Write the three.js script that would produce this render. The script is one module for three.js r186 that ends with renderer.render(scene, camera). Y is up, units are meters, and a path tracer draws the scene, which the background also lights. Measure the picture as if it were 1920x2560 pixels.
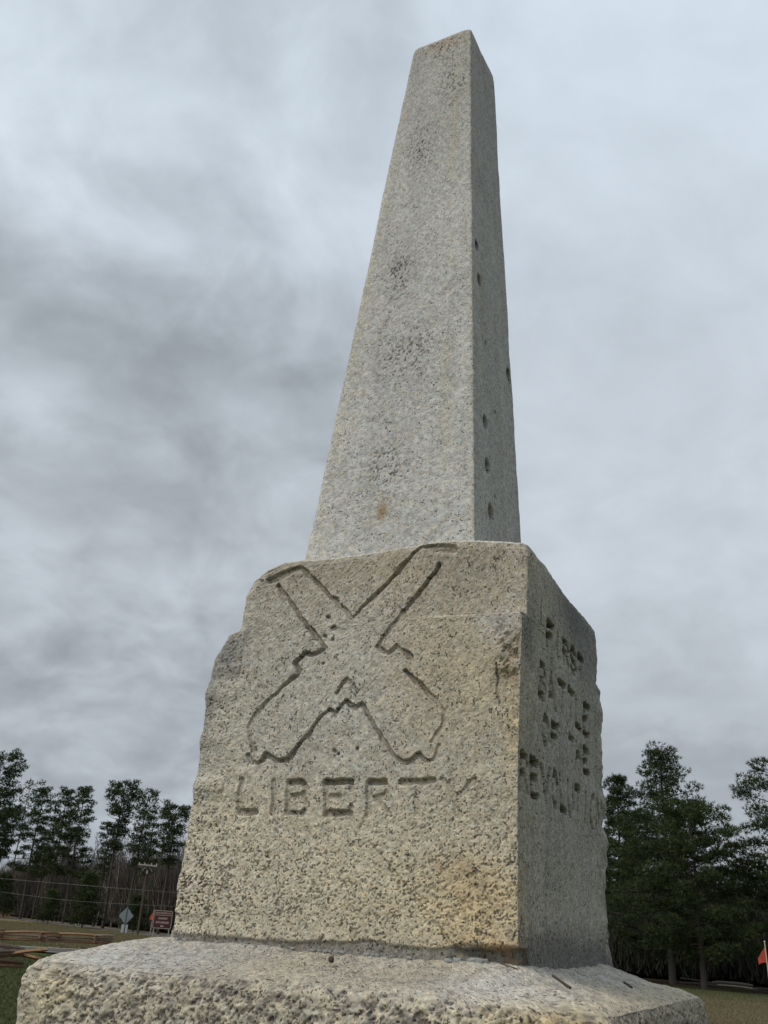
import * as THREE from 'three';
import { createNoise2D } from 'simplex-noise';
import { mergeGeometries } from 'three/addons/utils/BufferGeometryUtils.js';

// ------------------------------------------------------------ camera, sky, sun, exposure
const Y0 = 2.04;                                   // height of the slab's top above the lawn
const D2R = Math.PI / 180;
const scene = new THREE.Scene();
const camera = new THREE.PerspectiveCamera(56.137, 0.75, 0.1, 3000);
camera.position.set(1.2086, Y0 + 0.0607, 2.9329);
camera.lookAt(1.2086 - 0.39263, Y0 + 0.0607 + 0.39699, 2.9329 - 0.82961);
camera.rotateZ(0.0685);
scene.add(camera);
const EYE = camera.position;
const renderer = new THREE.WebGLRenderer({ antialias: true });
renderer.toneMapping = THREE.LinearToneMapping;
renderer.toneMappingExposure = 1.0;
renderer.shadowMap.enabled = true;

const SUN_DIR = new THREE.Vector3(-0.42, 0.80, 0.62).normalize();
const sun = new THREE.DirectionalLight(0xfff1dc, 1.5);
sun.position.copy(SUN_DIR).multiplyScalar(120);
sun.castShadow = true;
sun.shadow.radius = 45;
sun.shadow.mapSize.set(4096, 4096);
Object.assign(sun.shadow.camera, { left: -180, right: 180, top: 180, bottom: -180, near: 1, far: 400 });
scene.add(sun, sun.target);

// ------------------------------------------------------------ noise
function rng(seed) {
  let a = seed | 0;
  return () => { a = (a + 0x6d2b79f5) | 0; let t = Math.imul(a ^ (a >>> 15), 1 | a); t = (t + Math.imul(t ^ (t >>> 7), 61 | t)) ^ t; return ((t ^ (t >>> 14)) >>> 0) / 4294967296; };
}
const hsh = (x, y, z) => { let h = Math.imul(x, 374761393) ^ Math.imul(y, 668265263) ^ Math.imul(z, 2147483647 ^ 0x5bd1e995); h = Math.imul(h ^ (h >>> 13), 1274126177); h ^= h >>> 16; return (h >>> 0) / 4294967296; };
function vn(x, y, z) {                              // value noise, 0..1
  const X = Math.floor(x), Y = Math.floor(y), Z = Math.floor(z);
  let a = x - X, b = y - Y, c = z - Z;
  a = a * a * (3 - 2 * a); b = b * b * (3 - 2 * b); c = c * c * (3 - 2 * c);
  const l = (p, q, t) => p + (q - p) * t;
  return l(l(l(hsh(X, Y, Z), hsh(X + 1, Y, Z), a), l(hsh(X, Y + 1, Z), hsh(X + 1, Y + 1, Z), a), b),
    l(l(hsh(X, Y, Z + 1), hsh(X + 1, Y, Z + 1), a), l(hsh(X, Y + 1, Z + 1), hsh(X + 1, Y + 1, Z + 1), a), b), c);
}
function fbm(x, y, z, o = 4, g = 0.5) { let s = 0, a = 1, n = 0; for (let i = 0; i < o; i++) { s += a * vn(x, y, z); n += a; a *= g; x = x * 2.03 + 7.1; y = y * 2.03 + 3.7; z = z * 2.03 + 1.3; } return s / n; }
const cl = (x, a = 0, b = 1) => x < a ? a : x > b ? b : x;
const ss = (a, b, x) => { const t = cl((x - a) / (b - a)); return t * t * (3 - 2 * t); };
const mix = (a, b, t) => a + (b - a) * t;
const mix3 = (a, b, t) => [mix(a[0], b[0], t), mix(a[1], b[1], t), mix(a[2], b[2], t)];
const gauss = (u) => Math.exp(-0.5 * u);

// ------------------------------------------------------------ overcast sky (one texture, lights the scene too)
{
  const n2 = createNoise2D(rng(2024)), fb = (x, y, o, g) => { let t = 0, a = 1, n = 0; for (let i = 0; i < o; i++) { t += a * n2(x, y); n += a; a *= g; x = x * 2.07 + 11.3; y = y * 2.07 - 4.7; } return t / n * 1.25; };
  const W = 4096, H = 2048, data = new Float32Array(W * H * 4);
  // masses of cloud: azimuth and height in degrees, spread in degrees, brighter (+) or darker (-)
  const masses = [[-50, 37, 9, 5, .05], [-46.6, 40.4, 6, 4, .05], [-36, 39.2, 6.5, 3.4, .13], [-29.8, 42, 5, 3, .05], [-49, 32, 9, 3.4, -.13], [-41, 32, 9, 3.2, -.15], [-34.5, 30, 6, 3.6, -.17],
    [-49, 26, 3.2, 1.8, .13], [-45, 26.6, 2.4, 1.2, .09], [-33.3, 26.8, 2.8, 2.0, .15], [-40.5, 24.8, 6, 1.9, -.13], [-48, 22, 4, 1.3, -.10], [-34, 23, 4, 1.6, -.03], [-43, 20.4, 7, 1.3, .05],
    [-39.6, 15.2, 9, 2.2, -.03], [-46, 12, 9, 1.1, -.09], [-11, 32, 5, 2.2, -.07], [-17, 33.5, 4, 1.8, -.05], [-8, 27.5, 6, 2.2, .05], [-5, 22.6, 5, 1.5, -.08], [-10.5, 16, 4, 2, -.10], [-5, 14.8, 4, 1.8, -.07], [-9, 12, 6, 1.0, .03], [-6.5, 9.6, 6, 1.0, -.09],
    [30, 35, 14, 6, -.10], [60, 25, 16, 5, .08], [110, 35, 20, 7, -.08], [-90, 30, 14, 6, .08], [-120, 24, 16, 5, -.10], [170, 30, 25, 8, -.05], [10, 60, 20, 8, .04], [-70, 62, 20, 7, -.04]];
  const sx = SUN_DIR.x, sy = SUN_DIR.y, sz = SUN_DIR.z;
  for (let j = 0; j < H; j++) {
    const el = ((j + 0.5) / H - 0.5) * Math.PI, ed = el / D2R, ce = Math.cos(el), se = Math.sin(el);
    for (let i = 0; i < W; i++) {
      const ph = ((i + 0.5) / W - 0.5) * 2 * Math.PI, k = (j * W + i) * 4;
      let r = .11, g = .11, b = .09;
      if (el > -0.01) {
        const x = ce * Math.cos(ph), z = ce * Math.sin(ph), q = 1 / (Math.max(se, 0) + 0.34);
        const az = Math.atan2(x, -z) / D2R;
        const px = x * q * 2.3, pz = z * q * 2.3;
        const wx = fb(px * .8 + 5, pz * .8, 3, .5), wz = fb(px * .8, pz * .8 + 9, 3, .5);
        const big = fb(px * 1.3 + wx * .16, pz * 1.3 + wz * .16, 6, .5), med = fb(px * 2.9 + wx * .25 + 40, pz * 2.9 + wz * .25, 6, .55);
        let m = 0;
        const ja = az + wx * 5, je = ed + wz * 2.2 + med * .9;
        for (const [a, e, sa, s2, v] of masses) { let da = Math.abs(ja - a); if (da > 180) da = 360 - da; const de = je - e, u = (da * da) / (sa * sa * 1.4) + (de * de) / (s2 * s2 * 1.4); if (u < 14) m += .42 * v * gauss(u); }
        const calm = mix(1, .5, ss(-30, -12, az) * ss(70, 20, az)), soft = (n, k) => Math.tanh(n * k) / k;
        let v = 0.53 + calm * (big * .085 + med * .068) + m + .11 * ss(-32, -12, az) * ss(8, 18, ed) * ss(60, 20, az);
        v += .07 * ss(28, 46, ed) - .06 * ss(20, 4, ed);
        if (v < .46) v = .46 - .14 * Math.tanh((.46 - v) / .14);
        const d = x * sx + se * sy + z * sz, glow = Math.pow(Math.max(d, 0), 3) * 1.1 + Math.pow(Math.max(d, 0), 24) * .8;
        const t = ss(.36, .72, v);
        r = v * mix(.87, .90, t); g = v * mix(.955, .985, t); b = v * mix(1.05, 1.085, t);
        const blue = ss(18, 50, ed) * .035; r *= 1 - blue; b *= 1 + blue * .5;
        r *= 1 + glow; g *= 1 + glow * .98; b *= 1 + glow * .92;
      }
      data[k] = r; data[k + 1] = g; data[k + 2] = b; data[k + 3] = 1;
    }
  }
  const sky = new THREE.DataTexture(data, W, H, THREE.RGBAFormat, THREE.FloatType);
  sky.mapping = THREE.EquirectangularReflectionMapping; sky.magFilter = sky.minFilter = THREE.LinearFilter; sky.wrapS = THREE.RepeatWrapping; sky.needsUpdate = true; sky.name = 'sky';
  scene.background = sky; scene.environment = sky;
}

// ------------------------------------------------------------ helpers
const taken = new Map();
function numbered(name) { const n = taken.get(name) || 0; taken.set(name, n + 1); return n ? name + '_' + String(n).padStart(3, '0') : name; }
function mesh(name, geo, mat, parent) { const m = new THREE.Mesh(geo, mat); m.name = parent === scene ? numbered(name) : name; m.castShadow = m.receiveShadow = true; parent.add(m); return m; }
function tag(o, label, category, group, kind) { if (label) o.userData.label = label; if (category) o.userData.category = category; if (group) o.userData.group = group; if (kind) o.userData.kind = kind; return o; }
function thing(name, label, category, x, y, z, turn = 0, group) { const o = new THREE.Group(); o.name = numbered(name); o.position.set(x, y, z); o.rotation.y = turn; scene.add(o); return tag(o, label, category, group); }
function copyOf(src, label, x, z, turn, s = 1, sy = s) { const o = src.clone(); o.name = numbered(src.name.replace(/_\d{3}$/, '')); o.position.set(x, 0, z); o.rotation.y = turn; o.scale.set(s, sy, s); o.userData = { ...src.userData, label }; scene.add(o); return o; }
const spot = (az, d) => [EYE.x + Math.sin(az * D2R) * d, EYE.z - Math.cos(az * D2R) * d];   // a place on the lawn by bearing and distance
function std(o) { return new THREE.MeshStandardMaterial({ roughness: 0.95, metalness: 0, ...o }); }
const lin = (r, g, b) => new THREE.Color().setRGB(r, g, b);

function noiseTexture(N, fn, srgb, rx = 1, ry = 1) {
  const d = new Uint8Array(N * N * 4);
  for (let j = 0; j < N; j++) for (let i = 0; i < N; i++) { const c = fn(i / N, j / N), k = (j * N + i) * 4; d[k] = cl(c[0]) * 255; d[k + 1] = cl(c[1]) * 255; d[k + 2] = cl(c[2]) * 255; d[k + 3] = 255; }
  const t = new THREE.DataTexture(d, N, N); t.wrapS = t.wrapT = THREE.RepeatWrapping; t.magFilter = THREE.LinearFilter; t.minFilter = THREE.LinearMipmapLinearFilter; t.generateMipmaps = true;
  if (srgb) t.colorSpace = THREE.SRGBColorSpace; t.repeat.set(rx, ry); t.needsUpdate = true; return t;
}
function pn(u, v, f, s) {                          // periodic value noise on the unit square, f cells
  let x = u * f, y = v * f; const X = Math.floor(x), Y = Math.floor(y); let a = x - X, b = y - Y; a = a * a * (3 - 2 * a); b = b * b * (3 - 2 * b);
  const w = (n) => ((n % f) + f) % f, h = (i, j) => hsh(w(i), w(j), s);
  return mix(mix(h(X, Y), h(X + 1, Y), a), mix(h(X, Y + 1), h(X + 1, Y + 1), a), b);
}

// ------------------------------------------------------------ granite
const toS = (l) => l <= .0031308 ? l * 12.92 : 1.055 * Math.pow(l, 1 / 2.4) - .055;
function graniteMap(N, seed, dark, f1, f2) {        // grain only: quartz, feldspar and dark mica
  return noiseTexture(N, (u, v) => {
    const a = pn(u, v, f1, seed), b = pn(u, v, f2, seed + 1), c = pn(u, v, Math.round(f2 * 1.9), seed + 2), w = pn(u, v, 23, seed + 5);
    let l = .66 + (a - .5) * .26 + (b - .5) * .34 + (c - .5) * .22;
    const mica = ss(.70 - dark, .84 - dark, .55 * b + .45 * c + (w - .5) * .10);
    const felds = ss(.62, .8, pn(u, v, f1, seed + 9));
    l = mix(l, .10, mica * .9); l = mix(l, .95, felds * .28 * (1 - mica));
    const warm = (pn(u, v, f1, seed + 12) - .5) * .10;
    return [toS(cl(l * (1 + warm))), toS(l), toS(cl(l * (1 - warm * 1.3)))];
  }, true);
}
function graniteBump(N, seed, f1, f2) { return noiseTexture(N, (u, v) => { const h = .5 + (pn(u, v, f1, seed) - .5) * .5 + (pn(u, v, f2, seed + 1) - .5) * .5 + (pn(u, v, f2 * 2, seed + 2) - .5) * .25; return [h, h, h]; }, false); }
const stone = std({ vertexColors: true, map: graniteMap(1024, 11, .075, 105, 160), bumpMap: graniteBump(1024, 11, 110, 190), bumpScale: .0018, roughness: .93 });
const shaftStone = std({ vertexColors: true, map: graniteMap(1024, 41, .035, 95, 175), bumpMap: graniteBump(1024, 41, 90, 150), bumpScale: .0018, roughness: .92 });
const MAPMEAN = .62;

// A block whose outline changes with height: levels are [rows to the next level, [back-left, front-left, front-right, back-right] corners, corner radii].
function block(levels, cols, arc, shade) {
  const rows = [];
  for (let i = 0; i < levels.length - 1; i++) { const n = levels[i][0]; for (let k = 0; k < n; k++) rows.push([i, k / n]); }
  rows.push([levels.length - 2, 1]);
  const nr = rows.length, ring = [];
  const lay = [];                                   // [edge, t] or [corner, t]
  for (let e = 0; e < 4; e++) { for (let k = 0; k <= cols[e]; k++) lay.push([0, e, k / cols[e]]); for (let k = 1; k < arc; k++) lay.push([1, (e + 1) % 4, k / arc]); }
  const nc = lay.length + 1, P = new Float32Array(nr * nc * 3);
  const A = new THREE.Vector3(), B = new THREE.Vector3(), d1 = new THREE.Vector3(), d2 = new THREE.Vector3();
  rows.forEach(([i, t], r) => {
    const L = levels[i], M = levels[i + 1];
    const C = [0, 1, 2, 3].map((c) => new THREE.Vector3(mix(L[1][c][0], M[1][c][0], t), mix(L[1][c][1], M[1][c][1], t), mix(L[1][c][2], M[1][c][2], t)));
    const R = [0, 1, 2, 3].map((c) => mix(L[2][c], M[2][c], t));
    for (let c = 0; c < nc; c++) {
      const [kind, e, s] = lay[c % lay.length], k = (r * nc + c) * 3;
      if (!kind) {
        const p = C[e], q = C[(e + 1) % 4]; d1.subVectors(q, p); const len = d1.length(); d1.divideScalar(len || 1);
        A.copy(p).addScaledVector(d1, Math.min(R[e], len / 2)); B.copy(q).addScaledVector(d1, -Math.min(R[(e + 1) % 4], len / 2));
        A.lerp(B, s);
      } else {
        const o = C[(e + 3) % 4], p = C[e], q = C[(e + 1) % 4];
        d1.subVectors(o, p); d1.setLength(Math.min(R[e], d1.length() / 2)); d2.subVectors(q, p); d2.setLength(Math.min(R[e], d2.length() / 2));
        A.copy(p).addScaledVector(d1, (1 - s) * (1 - s)).addScaledVector(d2, s * s);
      }
      P[k] = A.x; P[k + 1] = A.y; P[k + 2] = A.z;
    }
  });
  const at = (r, c) => { const k = (r * nc + c) * 3; return [P[k], P[k + 1], P[k + 2]]; };
  const pos = new Float32Array(P.length), col = new Float32Array(P.length), uv = new Float32Array(nr * nc * 2), id = new Uint8Array(nr * nc);
  const mid = Math.floor(nr * .4), U = [0]; for (let c = 1; c < nc; c++) { const a = at(mid, c - 1), b = at(mid, c); U.push(U[c - 1] + Math.hypot(a[0] - b[0], a[1] - b[1], a[2] - b[2])); }
  const fc = Math.floor(cols[0] + arc + cols[1] * .5); let V = 0;
  for (let r = 0; r < nr; r++) {
    if (r) { const a = at(r - 1, fc), b = at(r, fc); V += Math.hypot(a[0] - b[0], a[1] - b[1], a[2] - b[2]); }
    for (let c = 0; c < nc; c++) {
      const L = lay.length, a = at(r, (c + L - 1) % L), b = at(r, (c + 1) % L), e = at(Math.max(r - 1, 0), c), f = at(Math.min(r + 1, nr - 1), c);
      const ux = b[0] - a[0], uy = b[1] - a[1], uz = b[2] - a[2], vx = f[0] - e[0], vy = f[1] - e[1], vz = f[2] - e[2];
      let nx = uy * vz - uz * vy, ny = uz * vx - ux * vz, nz = ux * vy - uy * vx; const n = Math.hypot(nx, ny, nz) || 1; nx /= n; ny /= n; nz /= n;
      const k = (r * nc + c) * 3, o = shade(P[k], P[k + 1], P[k + 2], nx, ny, nz);
      pos[k] = P[k] + nx * o.d + (o.x || 0); pos[k + 1] = P[k + 1] + ny * o.d + (o.y || 0); pos[k + 2] = P[k + 2] + nz * o.d + (o.z || 0);
      col[k] = o.c[0] / MAPMEAN; col[k + 1] = o.c[1] / MAPMEAN; col[k + 2] = o.c[2] / MAPMEAN;
      uv[(r * nc + c) * 2] = U[c]; uv[(r * nc + c) * 2 + 1] = V; id[r * nc + c] = o.id || 0;
    }
  }
  const parts = [[], [], [], []];
  for (let r = 0; r < nr - 1; r++) for (let c = 0; c < nc - 1; c++) {
    const a = r * nc + c, b = a + 1, d = a + nc, e = d + 1;
    const m = Math.max(id[a], id[b], id[d], id[e]);
    parts[m].push(a, b, e, a, e, d);
  }
  const full = new THREE.BufferGeometry();
  full.setAttribute('position', new THREE.BufferAttribute(pos, 3)); full.setIndex(parts.flat());
  full.computeVertexNormals();
  const nrm = full.attributes.normal;
  for (let r = 0; r < nr; r++) { const k = r * nc, q = k + nc - 1; const n = new THREE.Vector3(nrm.getX(k) + nrm.getX(q), nrm.getY(k) + nrm.getY(q), nrm.getZ(k) + nrm.getZ(q)).normalize(); nrm.setXYZ(k, n.x, n.y, n.z); nrm.setXYZ(q, n.x, n.y, n.z); }
  return parts.map((idx) => {
    if (!idx.length) return null;
    const map = new Map(), p = [], nn = [], cc = [], uu = [], ii = [];
    for (const v of idx) {
      let m = map.get(v);
      if (m === undefined) { m = map.size; map.set(v, m); p.push(pos[v * 3], pos[v * 3 + 1], pos[v * 3 + 2]); nn.push(nrm.getX(v), nrm.getY(v), nrm.getZ(v)); cc.push(col[v * 3], col[v * 3 + 1], col[v * 3 + 2]); uu.push(uv[v * 2], uv[v * 2 + 1]); }
      ii.push(m);
    }
    const g = new THREE.BufferGeometry();
    g.setAttribute('position', new THREE.Float32BufferAttribute(p, 3)); g.setAttribute('normal', new THREE.Float32BufferAttribute(nn, 3)); g.setAttribute('color', new THREE.Float32BufferAttribute(cc, 3)); g.setAttribute('uv', new THREE.Float32BufferAttribute(uu, 2)); g.setIndex(ii);
    return g;
  });
}
function segs(lines) { const s = []; for (const l of lines) for (let i = 0; i + 1 < l.length; i++) s.push([l[i][0], l[i][1], l[i + 1][0], l[i + 1][1]]); return s; }
function near(S, x, y) { let m = 1; for (const [a, b, c, d] of S) { const ex = c - a, ey = d - b, t = cl(((x - a) * ex + (y - b) * ey) / (ex * ex + ey * ey + 1e-12)), q = Math.hypot(x - a - t * ex, y - b - t * ey); if (q < m) m = q; } return m; }

// crossed outlines cut into the front, in metres on the face (across, up)
const emblem = segs([
  [[-.29, 1.059], [-.225, 1.079], [-.031, .899], [.181, 1.098]], [[-.301, 1.025], [-.196, .9], [-.11, .809], [-.154, .791], [-.18, .798], [-.213, .769], [-.188, .742]],
  [[-.194, .735], [-.243, .699], [-.327, .619], [-.34, .581], [-.331, .544], [-.313, .511]],
  [[-.331, .5], [-.321, .477], [-.295, .473], [-.279, .485], [-.271, .501], [-.236, .482], [-.202, .484], [-.165, .526], [-.084, .628], [-.062, .612], [-.028, .648], [.004, .626], [.023, .64], [.086, .549], [.135, .491], [.161, .477], [.189, .485], [.207, .497], [.229, .479], [.25, .484], [.264, .518]],
  [[.242, .533], [.267, .569], [.275, .609], [.245, .645], [.151, .73]], [[.165, .766], [.12, .806], [.095, .782], [.056, .806], [.108, .874], [.17, .947], [.235, 1.034]],
  [[-.061, .674], [-.031, .713], [.006, .677]]]);
const muzzles = segs([[[-.335, 1.043], [-.29, 1.059], [-.235, 1.078]], [[.19, 1.095], [.225, 1.082], [.276, 1.076]]]);
const liberty = segs([
  [[-.345, .428], [-.338, .338], [-.285, .338]], [[-.236, .426], [-.228, .338]],
  [[-.182, .338], [-.189, .422], [-.146, .422], [-.127, .403], [-.144, .384], [-.18, .382]], [[-.144, .383], [-.119, .36], [-.133, .338], [-.182, .338]],
  [[.012, .401], [.012, .424], [-.068, .424], [-.062, .340], [.013, .340], [.014, .358]], [[-.062, .384], [-.025, .384]],
  [[.068, .340], [.064, .423], [.106, .424], [.123, .406], [.112, .384], [.07, .380]], [[.09, .38], [.132, .340]],
  [[.158, .424], [.253, .426]], [[.207, .424], [.21, .340]], [[.279, .429], [.319, .38], [.321, .340]], [[.364, .429], [.319, .38]]]);
const libertyBars = segs([[[-.335, .338], [-.285, .338]], [[-.186, .422], [-.146, .422]], [[-.065, .424], [.012, .424]], [[-.06, .340], [.013, .340]], [[.066, .423], [.11, .424]], [[.158, .424], [.253, .426]]]);
// letters cut into the right side
const FONT = {
  F: [[[0, 0], [0, 1], [1, 1]], [[0, .52], [.7, .52]]], I: [[[.5, 0], [.5, 1]]], R: [[[0, 0], [0, 1], [.8, 1], [1, .78], [.8, .52], [0, .5]], [[.45, .5], [1, 0]]], S: [[[1, .85], [.75, 1], [.25, 1], [0, .78], [.25, .54], [.8, .46], [1, .22], [.75, 0], [.2, 0], [0, .15]]],
  T: [[[0, 1], [1, 1]], [[.5, 1], [.5, 0]]], B: [[[0, 0], [0, 1], [.7, 1], [.9, .78], [.7, .54], [0, .52]], [[.7, .53], [1, .27], [.75, 0], [0, 0]]], A: [[[0, 0], [.5, 1], [1, 0]], [[.2, .36], [.8, .36]]], L: [[[0, 1], [0, 0], [1, 0]]],
  E: [[[1, 1], [0, 1], [0, 0], [1, 0]], [[0, .52], [.7, .52]]], O: [[[.3, 0], [.05, .3], [.05, .7], [.3, 1], [.7, 1], [.95, .7], [.95, .3], [.7, 0], [.3, 0]]], H: [[[0, 0], [0, 1]], [[1, 0], [1, 1]], [[0, .5], [1, .5]]], V: [[[0, 1], [.5, 0], [1, 1]]], U: [[[0, 1], [0, .25], [.3, 0], [.7, 0], [1, .25], [1, 1]]], N: [[[0, 0], [0, 1], [1, 0], [1, 1]]],
};
const sideLines = [];
for (const [text, z0, z1, y, h] of [['FIRST', .215, -.235, .862, .072], ['BATTLE', .298, -.325, .696, .092], ['OF THE', .262, -.312, .57, .072], ['REVOLUTION', .462, -.482, .412, .09]]) {
  const n = text.length, pitch = (z0 - z1) / (n - .3);
  [...text].forEach((ch, i) => { for (const l of FONT[ch] || []) sideLines.push(l.map(([a, b]) => [z0 - pitch * (i + a * .68), y + b * h])); });
}
const isBar = ([a, b, c, d]) => Math.abs(d - b) < .35 * Math.abs(c - a), allSide = segs(sideLines), sideText = allSide.filter((q) => !isBar(q)), sideBars = allSide.filter(isBar);
const shaftHoles = [[2.45, .165, .021, .027], [2.30, .148, .022, .028], [1.69, .145, .026, .03], [1.525, .135, .027, .032], [1.36, .115, .03, .034], [2.08, -.19, .03, .035], [1.44, .06, .006, .01], [2.05, .1, .005, .012], [1.8, .02, .004, .01]];
const blobMix = (c, list, x, y, j) => { for (const [bx, by, rx, ry, col, s] of list) { const a = (x - bx) / rx, b = (y - by) / ry, u = a * a + b * b; if (u < 12) c = mix3(c, col, cl(s * gauss(u) * (0.55 + 0.9 * j))); } return c; };

const CREAM = [.475, .432, .338], PANEL = [.41, .388, .333];
const frontStains = [
  [0, .64, .26, .2, [.41, .40, .355], .7], [.3, .85, .17, .16, [.40, .335, .24], .42], [.25, .66, .1, .16, [.44, .36, .24], .4], [.38, .66, .06, .1, [.5, .4, .22], .35], [.02, 1.06, .5, .06, [.32, .275, .21], .7], [.43, .85, .045, .035, [.44, .435, .41], .7],
  [-.45, .81, .045, .045, [.17, .17, .18], .75], [-.495, .68, .02, .14, [.2, .2, .19], .65], [.40, .13, .12, .08, [.55, .41, .20], .62], [.41, .045, .09, .014, [.46, .31, .16], .5], [.33, .2, .05, .03, [.3, .21, .12], .5], [.1, .14, .2, .1, [.53, .46, .30], .4], [-.3, .2, .25, .2, [.53, .48, .37], .4],
  [.45, .74, .03, .07, [.25, .2, .13], .5], [.47, .55, .02, .1, [.5, .38, .2], .5]];
const sideStains = [[.40, .6, .07, .4, [.34, .30, .20], .5], [-.13, 1.06, .15, .075, [.09, .09, .085], 1], [-.30, .98, .12, .12, [.16, .158, .15], .75], [-.05, .5, .3, .25, [.27, .262, .24], .5], [.43, .84, .05, .05, [.14, .14, .13], .6], [.48, .1, .04, .12, [.42, .31, .16], .6], [-.1, .02, .5, .05, [.14, .135, .12], .7], [-.4, .3, .2, .3, [.34, .33, .28], .4]];

function dieShade(x, y, z, nx, ny, nz) {
  const lo = fbm(x * 6, y * 6, z * 6, 4), md = vn(x * 38, y * 38, z * 38), f1 = vn(x * 215, y * 235, z * 215), f2 = vn(x * 330, y * 330, z * 330), f3 = vn(x * 105 + 31, y * 130, z * 105);
  const front = nz > .6, side = nx > .6;
  let d = (lo - .5) * .012 + (md - .5) * .004, id = 0, dx = 0, dz = 0;
  let c = CREAM, rough;
  if (front) {
    rough = .26 + .42 * ss(.42, .22, y + (lo - .5) * .15) + .3 * ss(-.34, -.45, x) * ss(.95, .8, y);
    c = mix3(CREAM, PANEL, ss(.3, .5, y + (lo - .5) * .2) * .8); c = blobMix(c, frontStains, x, y, lo);
  } else if (side) {
    rough = .28 + .4 * ss(.15, 0, y);
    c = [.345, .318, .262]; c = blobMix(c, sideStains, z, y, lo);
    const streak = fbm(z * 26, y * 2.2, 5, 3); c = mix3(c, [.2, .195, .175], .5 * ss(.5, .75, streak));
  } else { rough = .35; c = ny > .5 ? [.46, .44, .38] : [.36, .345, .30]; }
  // upper course stands back at its corners
  const up = ss(.882, .892, y + (lo - .5) * .012);
  if (z > .3) dz -= .055 * up * ss(.16, .46, x + (lo - .5) * .04);
  // pitted surface, cavity shade painted into the pits with dirt, lichen and dark mineral
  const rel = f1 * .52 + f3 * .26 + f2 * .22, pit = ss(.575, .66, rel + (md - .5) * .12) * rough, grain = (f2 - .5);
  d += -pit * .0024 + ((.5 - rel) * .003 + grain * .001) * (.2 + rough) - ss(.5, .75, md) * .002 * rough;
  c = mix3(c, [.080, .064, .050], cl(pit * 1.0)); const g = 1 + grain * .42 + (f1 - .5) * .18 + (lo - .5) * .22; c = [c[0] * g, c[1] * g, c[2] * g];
  // broken edges
  const edge = front && x > .40 ? ss(.40, .49, x) : 0;
  if (edge) { const g1 = gauss(((y - .755 + (x - .45) * .5) / .05) ** 2) * ss(.405, .44, x + (md - .5) * .03) + .6 * gauss(((y - .575) / .025) ** 2) * edge, n5 = fbm(x * 26 + 2, y * 26, z * 26, 4, .6), low = ss(.55, .38, n5); d += g1 * ((n5 - .62) * .06); c = mix3(c, [.16, .12, .075], g1 * low * .75); }
  if (x < -.4) d += (fbm(y * 22, z * 22, 3, 3) - .5) * .018 * ss(.95, .8, y);
  if (z < -.35 && nx > .3) d += (fbm(y * 16, z * 14, 9, 3) - .5) * .03 * ss(-.35, -.5, z);
  if (front) {
    // cracks
    const cr = near([[.418, .74, .425, .70], [.425, .70, .418, .66], [.418, .66, .43, .63]], x + (md - .5) * .012, y); if (cr < .0028) { d -= .005; c = mix3(c, [.06, .05, .04], .7 * ss(.25, .6, md)); }
    const sc = near([[.08, .27, .33, .03]], x + (lo - .5) * .02, y); if (sc < .0025) { c = mix3(c, [.2, .14, .08], .5); d -= .0015; }
    // carving
    if (y > .46 && y < 1.11 && Math.abs(x) < .36) {
      const jx = x + (md - .5) * .008, jy = y + (vn(x * 45, y * 45, 7) - .5) * .008;
      const q = near(emblem, jx, jy), m = near(muzzles, jx, jy), w = .0078 * (.7 + .6 * vn(x * 22, y * 22, 17));
      const k = Math.max(1 - ss(w * .55, w, q), 1 - ss(.006, .0155, m)); const worn = (.35 + 1.1 * fbm(x * 8, y * 8, 21, 2)) * (1 - .5 * ss(.07, .12, x - (y - .81) * .78) * ss(.82, .88, y) * ss(1.06, 1.03, y)) * (1 - .6 * ss(.215, .25, x) * ss(.68, .63, y)) * (1 - .25 * ss(-.29, -.32, x) * ss(.66, .6, y));
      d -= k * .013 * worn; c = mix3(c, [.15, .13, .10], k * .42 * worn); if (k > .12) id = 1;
      for (const [a, b, r] of [[-.092, .873, .012], [-.113, .908, .010], [-.091, .834, .009], [-.118, .849, .007], [.021, .515, .007], [-.051, .51, .009], [-.04, .5, .006], [-.116, .764, .006]]) { const s = 1 - ss(r * .4, r, Math.hypot(jx - a, jy - b)); d -= s * .008; c = mix3(c, [.13, .125, .11], s * .6); }
    }
    if (y > .31 && y < .45 && Math.abs(x) < .39) {
      const jx = x + (md - .5) * .008, jy = y + (vn(x * 45, y * 45, 9) - .5) * .007, q = near(liberty, jx, jy), b = near(libertyBars, jx, jy);
      const k = (1 - ss(.005, .0105, q)) * mix(1, .62, ss(-.04, .2, x)), kb = 1 - ss(.006, .0105, b); const worn = .6 + .8 * fbm(x * 9, y * 9, 33, 2);
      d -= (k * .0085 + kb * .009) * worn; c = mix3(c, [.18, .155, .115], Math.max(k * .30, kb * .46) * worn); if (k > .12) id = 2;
    }
    // broken foot and mortar bed
    const bed = .006 + .018 * ss(-.3, .2, x) + .026 * (fbm(x * 11, 2, 3, 4) - .35) + .006 * ss(.28, .34, x);
    const m = ss(bed + .006, bed - .004, y); d -= m * .006; c = mix3(c, mix3([.19, .18, .16], [.24, .17, .10], ss(.55, .7, vn(x * 20, y * 20, 2)) * ss(.2, .3, x)), m * .9);
  }
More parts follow.
